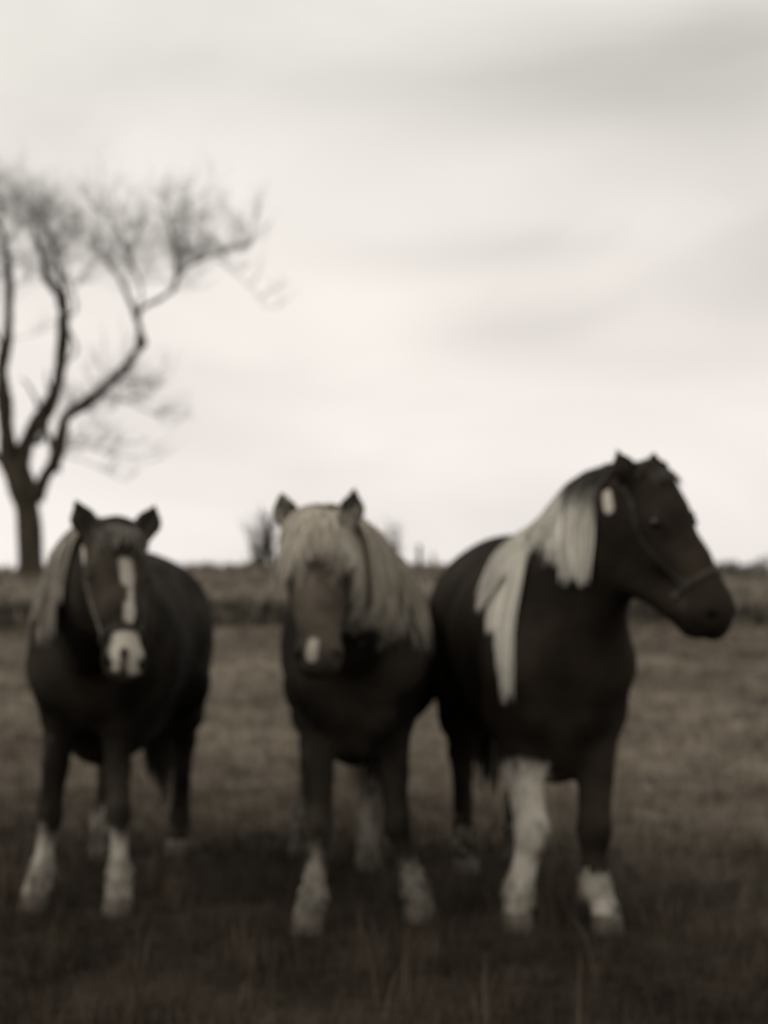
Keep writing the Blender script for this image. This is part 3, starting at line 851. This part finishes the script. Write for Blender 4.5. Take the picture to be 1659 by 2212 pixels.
# ---- left horse
coat1 = coat_mat('black brown winter coat', (.010, .008, .006), (.044, .036, .0275), (.42, .385, .325))
mane1 = hair_mat('grey flaxen hair', (.10, .086, .068), (.38, .34, .28))
fore1 = hair_mat('dim grey brown hair', (.022, .019, .015), (.13, .115, .09))
def paint1(V, c):
    Hd, legs = c['Hd'], c['legs']
    caps = [(Hd(.150, .008, .09), Hd(.205, .018, .085), .024, .02, 1), (Hd(.20, .030, .08), Hd(.26, .026, .075), .010, .014, .95),
            (Hd(.27, .022, .07), Hd(.37, .018, .065), .012, .018, 1), (Hd(.31, .018, .07), Hd(.35, .018, .065), .019, .02, 1),
            (Hd(.425, -.012, .04), Hd(.50, -.022, .02), .033, .022, 1), (Hd(.425, .02, .04), Hd(.50, .03, .01), .038, .022, 1),
            (surf(c['f'], 182, 1180), surf(c['f'], 184, 1208), .020, .014, 1.1)]
    m = blob(V, caps)
    m *= 1 - blob(V, [(Hd(.475, -.008, .05), Hd(.53, -.010, 0), .011, .014, 1.0)])
    for i, (E, K, Tf, ht) in enumerate(legs):
        top = K - (K - Tf) * .60 if i < 2 else Tf
        m = np.maximum(m, blob(V, [(top, ht - np.array([0, 0, .03]), .065, .14, (1.0, 1.0, .7, .0)[i])]))
    for i, dx in ((0, .045), (1, -.045)):
        E, K = legs[i][0], legs[i][1]
        m = np.maximum(m, .62 * blob(V, [(E * .7 + K * .3 + np.array([dx, .02, 0]), K + np.array([dx, .03, 0]), .018, .04, 1)]))
    tn = np.ones(len(V)); hm = blob(V, [(Hd(.0, 0, 0), Hd(.45, 0, 0), .12, .05, 1)])
    tn += hm * .7
    return m, tn
def hair1(c):
    r = np.random.default_rng(11)
    c['crest'] = [P(190, 1165, 5.45), P(218, 1145, 5.2)]
    n = 1300; s = r.random(n) * .72; p = crest(c, s, r)
    sd = c['Lh'] * c.get('sg1', -1)
    d = np.array([-1.0, .1, -.1]) + r.normal(0, .12, (n, 3))
    mane = dict(roots=p, dirs=d, lengths=r.uniform(.26, .56, n), width=.0034, seg=10, out=.014, grav=.9, locks=34, stiff=.72, seed=12, tone=(0, 1), sway=.03)
    n = 260; q = np.array([c['Hd'](a, l, .07) for a, l in zip(r.uniform(-.01, .03, n), r.normal(.0, .032, n))])
    d2 = c['A'] * .9 + c['U'] * .35 + r.normal(0, .12, (n, 3))
    fl = dict(roots=q, dirs=d2, lengths=r.uniform(.06, .13, n), width=.0034, seg=7, out=.006, grav=.5, locks=12, seed=13, tone=(0, 1), sway=.04)
    return [('mane', mane1, [mane]), ('forelock', fore1, [fl]), ('tail', fore1, [tail(c, 900, (0, .5), 14)])]
def halter_common(c, pale, dark, a_nose=.375):
    Hd = c['Hd']
    loop = [Hd(a_nose, math.sin(w) * .066, -.03 + math.cos(w) * .075) for w in np.linspace(0, 2 * math.pi, 13)]
    out = [('noseband', dark, loop, .010)]
    for s in (-1, 1):
        out.append(('cheek_strap', pale, [Hd(.075, s * .095, -.01), Hd(.17, s * .098, -.045), Hd(.27, s * .075, -.04), Hd(a_nose, s * .066, -.025)], .007))
    out.append(('crown_strap', dark, [Hd(.075, -.095, -.01), Hd(.01, -.09, 0), Hd(-.03, 0, .05), Hd(.01, .09, 0), Hd(.075, .095, -.01)], .008))
    return out
horse(dict(
    label='dark horse at the left with a broken white blaze and white muzzle', coat=coat1,
    front=(-1.075, 5.58, 0), hind=(-1.005, 6.66, 0), scale=.985, w=.90, shoulder_w=.76, leg=.78, belly=.08, keel=.62, chest=.0, neck_sq=[.58, .58, .64],
    poll=P(250, 1168, 5.02), muzzle=P(271, 1462, 4.78), face=(.34, -1, 0),
    neck=[(-1.01, 5.42, 1.11), (-.93, 5.22, 1.17)], neck_face=[G(0), G(20), G(20)], neck_r=[.25, .215, .165, .12],
    ears=((-.135, .130, .06, 1), (-.140, .132, .04, 1)),
    fore=((P(107, 1762, 5.60), P(90, 1885, 5.60), np.array([-1.245, 5.60, 0])), (P(255, 1757, 5.55), P(258, 1892, 5.55), np.array([-.935, 5.53, 0]))),
    rear=(np.array([-1.19, 6.60, 0]), np.array([-.885, 6.75, 0])),
    feather_mat=mane1, feather=(170, 170, 60, 0), paint=paint1, hair=hair1, halter=lambda c: halter_common(c, m_strap_pale, m_strap_dark, .385)))

# ---- middle horse
coat2 = coat_mat('dark liver coat', (.010, .0082, .0062), (.044, .036, .028), (.35, .315, .26))
mane2 = hair_mat('pale flaxen hair', (.17, .146, .115), (.50, .445, .365))
def paint2(V, c):
    Hd, legs = c['Hd'], c['legs']
    m = blob(V, [(Hd(.445, -.008, .07), Hd(.50, -.012, .05), .012, .018, 1), (Hd(.47, -.01, .06), Hd(.51, -.014, .03), .019, .018, 1)])
    for i, (E, K, Tf, ht) in enumerate(legs):
        top = K - (K - Tf) * (.62 if i != 1 else .75) if i < 2 else K - (K - Tf) * .62
        m = np.maximum(m, blob(V, [(top, ht - np.array([0, 0, .03]), .065, .16, (.85, .64, .62, .80)[i])]))
    face = blob(V, [(Hd(.20, 0, .0), Hd(.46, 0, 0), .085, .06, 1)])
    eyes = blob(V, [(Hd(.13, s * .075, .02), Hd(.19, s * .075, .01), .024, .04, 1) for s in (-1, 1)])
    muz = blob(V, [(Hd(.50, 0, -.01), Hd(.53, 0, -.04), .04, .04, 1)])
    m = np.maximum(m, 1.0 * blob(V, [(c['T'](-.66, .14, 1.17), c['T'](.30, .20, 1.12), .19, .24, 1)]))
    m = np.maximum(m, .90 * blob(V, [(np.array(c['chain'][1]) + [.06, 0, .05], np.array(c['chain'][3]), .20, .14, 1)]))
    m = np.maximum(m, .85 * blob(V, [(c['T'](.05, .26, 1.12), c['T'](.36, .20, 1.12), .12, .2, 1)]))
    m *= 1 - blob(V, [(Hd(.13, 0, -.02), Hd(.5, 0, -.05), .09, .05, 1)])
    m *= 1 - .40 * blob(V, [(Hd(-.01, s * .066, .02), Hd(-.15, s * .10, .05), .045, .02, 1) for s in (-1, 1)])
    m = np.maximum(m, blob(V, [(Hd(.445, -.008, .07), Hd(.50, -.012, .05), .012, .018, 1), (Hd(.47, -.01, .06), Hd(.51, -.014, .03), .019, .018, 1)]))
    tn = 1 + face * 2.2 * (1 - eyes * .8) * (1 - muz * .7)
    leg = blob(V, [(legs[0][0], legs[0][1], .09, .05, 1)])
    return m, tn + leg * 1.3
def hair2(c):
    r = np.random.default_rng(21)
    c['crest'] = [P(755, 1165, 5.4), P(715, 1145, 5.1)]
    out = []
    n = 2100; s = r.random(n) * .86; p = crest(c, s, r)
    d = np.array([.8, -.3, .1]) + r.normal(0, .14, (n, 3))
    a1 = dict(roots=p, dirs=d, lengths=r.uniform(.26, .58, n) * (1.05 - .25 * np.abs(s - .4)), width=.0036, seg=11, out=.014, grav=.9, locks=26, stiff=.74, seed=22, tone=(0, 1), sway=.03)
    n = 500; s = .45 + .55 * r.random(n); p = crest(c, s, r)
    d = np.array([-1.0, .1, .1]) + r.normal(0, .12, (n, 3))
    a2 = dict(roots=p, dirs=d, lengths=r.uniform(.26, .42, n), width=.004, seg=10, out=.012, grav=.9, locks=14, stiff=.72, seed=23, tone=(.1, .9), sway=.03)
    n = 900; q = np.array([c['Hd'](a, l, .085) for a, l in zip(r.uniform(-.03, .03, n), r.uniform(-.036, .036, n))])
    d2 = c['A'] * .8 + c['U'] * .55 + c['Lh'] * ((q - c['poll']) @ c['Lh'])[:, None] * 5.0 + r.normal(0, .10, (n, 3))
    fl = dict(roots=q, dirs=d2, lengths=r.uniform(.11, .20, n), width=.0040, seg=8, out=.012, grav=.5, locks=15, seed=24, tone=(.2, 1), sway=.04)
    n = 420; s = r.random(n) * .25; p = c['T'](0, 0, 0) + 0 * crest(c, s, r) + np.stack([c['fwd'] * x for x in r.uniform(-.12, .24, n)]) + np.array([0, 0, 1.26])
    return [('mane', mane2, [a1, a2]), ('forelock', mane2, [fl]), ('tail', mane2, [tail(c, 420, (0, .7), 25)])]
horse(dict(
    label='middle horse with a thick pale forelock over its eyes and flaxen mane', coat=coat2,
    front=(-.10, 5.36, 0), hind=(-.095, 6.50, 0), scale=.99, w=.90, shoulder_w=.95, leg=.82, belly=.05, chest=.10, head_w=1.30,
    poll=P(690, 1150, 4.95), muzzle=P(687, 1450, 4.68), face=(0.0, -1, 0),
    neck=[(-.11, 5.30, 1.11), (-.16, 5.12, 1.20)], neck_face=[G(0), G(-8), G(0)], neck_r=[.26, .225, .175, .12],
    ears=((-.130, .102, .07, 1), (-.155, .096, .05, 1)),
    fore=((P(690, 1785, 5.30), P(677, 1935, 5.28), np.array([-.255, 5.27, 0])), (P(856, 1775, 5.45), P(898, 1920, 5.45), np.array([.122, 5.44, 0]))),
    rear=(np.array([-.345, 6.66, 0]), np.array([-.066, 6.36, 0])),
    feather_mat=mane1, feather=(150, 130, 60, 100), paint=paint2, hair=hair2))

# ---- right horse
coat3 = coat_mat('near black coat', (.013, .0098, .0072), (.034, .026, .019), (.47, .43, .365))
mane3 = hair_mat('cream white hair', (.05, .043, .033), (.74, .70, .61))
def paint3(V, c):
    Hd, legs, T = c['Hd'], c['legs'], c['T']
    f = c['f']
    m = blob(V, [(surf(f, 1313, 1070), surf(f, 1316, 1098), .020, .012, 1.2)])
    E, K, Tf, ht = legs[0]
    top = E * .36 + K * .64
    m = np.maximum(m, blob(V, [(top, K, .085, .12, 1.2), (K, ht - np.array([0, 0, .03]), .065, .10, 1.05)]))
    m *= 1 - blob(V, [(K + np.array([.05, -.03, -.02]), Tf * .4 + K * .6 + np.array([.045, -.03, 0]), .018, .05, .6)])
    E, K, Tf, ht = legs[1]
    m = np.maximum(m, blob(V, [(Tf - np.array([0, 0, .01]), ht - np.array([0, 0, .03]), .056, .03, 1.1)]))
    for i in (2, 3):
        E, K, Tf, ht = legs[i]
        m = np.maximum(m, blob(V, [(Tf, ht, .06, .07, .45)]))
    # white patch on the shoulder under the mane
    m = np.maximum(m, blob(V, [(surf(f, 1094, 1250), surf(f, 1072, 1322), .070, .05, 1.3)]))
    tn = np.ones(len(V)) + .25 * blob(V, [(Hd(.0, 0, 0), Hd(.45, 0, 0), .12, .05, 1)])
    tn += 1.2 * blob(V, [(Hd(.36, -.06, -.03), Hd(.44, -.05, -.06), .02, .04, 1)])
    return m, tn
def hair3(c):
    r = np.random.default_rng(31)
    c['crest'] = [P(1185, 1110, 5.5), P(1270, 1055, 5.3)]
    n = 3600; s = r.random(n) * .80; p = crest(c, s, r)
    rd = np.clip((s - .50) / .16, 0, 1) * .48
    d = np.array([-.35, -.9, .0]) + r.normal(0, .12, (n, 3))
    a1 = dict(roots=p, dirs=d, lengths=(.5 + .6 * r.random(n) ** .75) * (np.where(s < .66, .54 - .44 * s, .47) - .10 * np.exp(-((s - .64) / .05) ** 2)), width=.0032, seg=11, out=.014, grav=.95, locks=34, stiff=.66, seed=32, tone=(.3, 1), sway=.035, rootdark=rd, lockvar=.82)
    n = 160; s = .20 + .08 * r.random(n); p = crest(c, s, r)
    a2 = dict(roots=p, dirs=np.array([-.12, -1.0, .0]) + r.normal(0, .05, (n, 3)), lengths=.46 + .48 * r.random(n) ** 1.3, width=.004, seg=12, out=.016, grav=.9, locks=1, side=np.array([.10, 0, 0]), stiff=.7, seed=33, tone=(.4, 1), sway=.012)
    n = 260; s = .70 + .16 * r.random(n); p = crest(c, s, r)
    a3 = dict(roots=p, dirs=np.array([-.5, -.5, .0]) + r.normal(0, .12, (n, 3)), lengths=r.uniform(.08, .16, n), width=.0045, seg=8, out=.012, grav=.7, locks=8, seed=34, tone=(0, 1), sway=.05)
    n = 150; q = np.array([c['Hd'](a, l, .082) for a, l in zip(r.uniform(.00, .02, n), r.normal(0, .025, n))])
    fl = dict(roots=q, dirs=c['A'] * 1.0 + c['U'] * .05 + r.normal(0, .06, (n, 3)), lengths=r.uniform(.05, .09, n), width=.003, seg=7, out=.001, grav=.5, locks=8, seed=35, tone=(0, 1), sway=.04)
    return [('mane', mane3, [a1, a2]), ('mane', m_darkhair, [a3]), ('forelock', m_darkhair, [fl]), ('tail', m_darkhair, [tail(c, 420, (0, 1), 36)])]
m_darkhair = hair_mat('dark brown hair', (.012, .010, .008), (.045, .037, .028))
horse(dict(
    label='large near black horse at the right with its head turned sideways and a white foreleg', coat=coat3,
    front=(.605, 5.32, 0), hind=(.470, 6.40, 0), scale=1.02, w=.94, shoulder_w=1.06, leg=1.05, belly=.08, chest=.17, rump=.03, head_w=1.1, jaw=.095, muz=1.25,
    poll=P(1386, 1050, 5.10), muzzle=P(1572, 1356, 4.92), face=(G(48)[0], G(48)[1], 0),
    neck=[(.635, 5.42, 1.13), (.735, 5.26, 1.32)], neck_face=[G(8), G(32), G(42)], neck_r=[.27, .235, .185, .135],
    ears=((-.112, .100, .05, 1), (-.118, .122, .03, 1)),
    fore=((P(1150, 1800, 5.30), P(1120, 1925, 5.30), np.array([.45, 5.29, 0])), (P(1284, 1795, 5.32), P(1284, 1905, 5.30), np.array([.748, 5.27, 0]))),
    rear=(np.array([.33, 6.30, 0]), np.array([.55, 6.50, 0])),
    feather_mat=mane2, feather=(170, 150, 30, 30), paint=paint3, hair=hair3, halter=lambda c: halter_common(c, m_strap_dark, m_strap_mid, .375)))
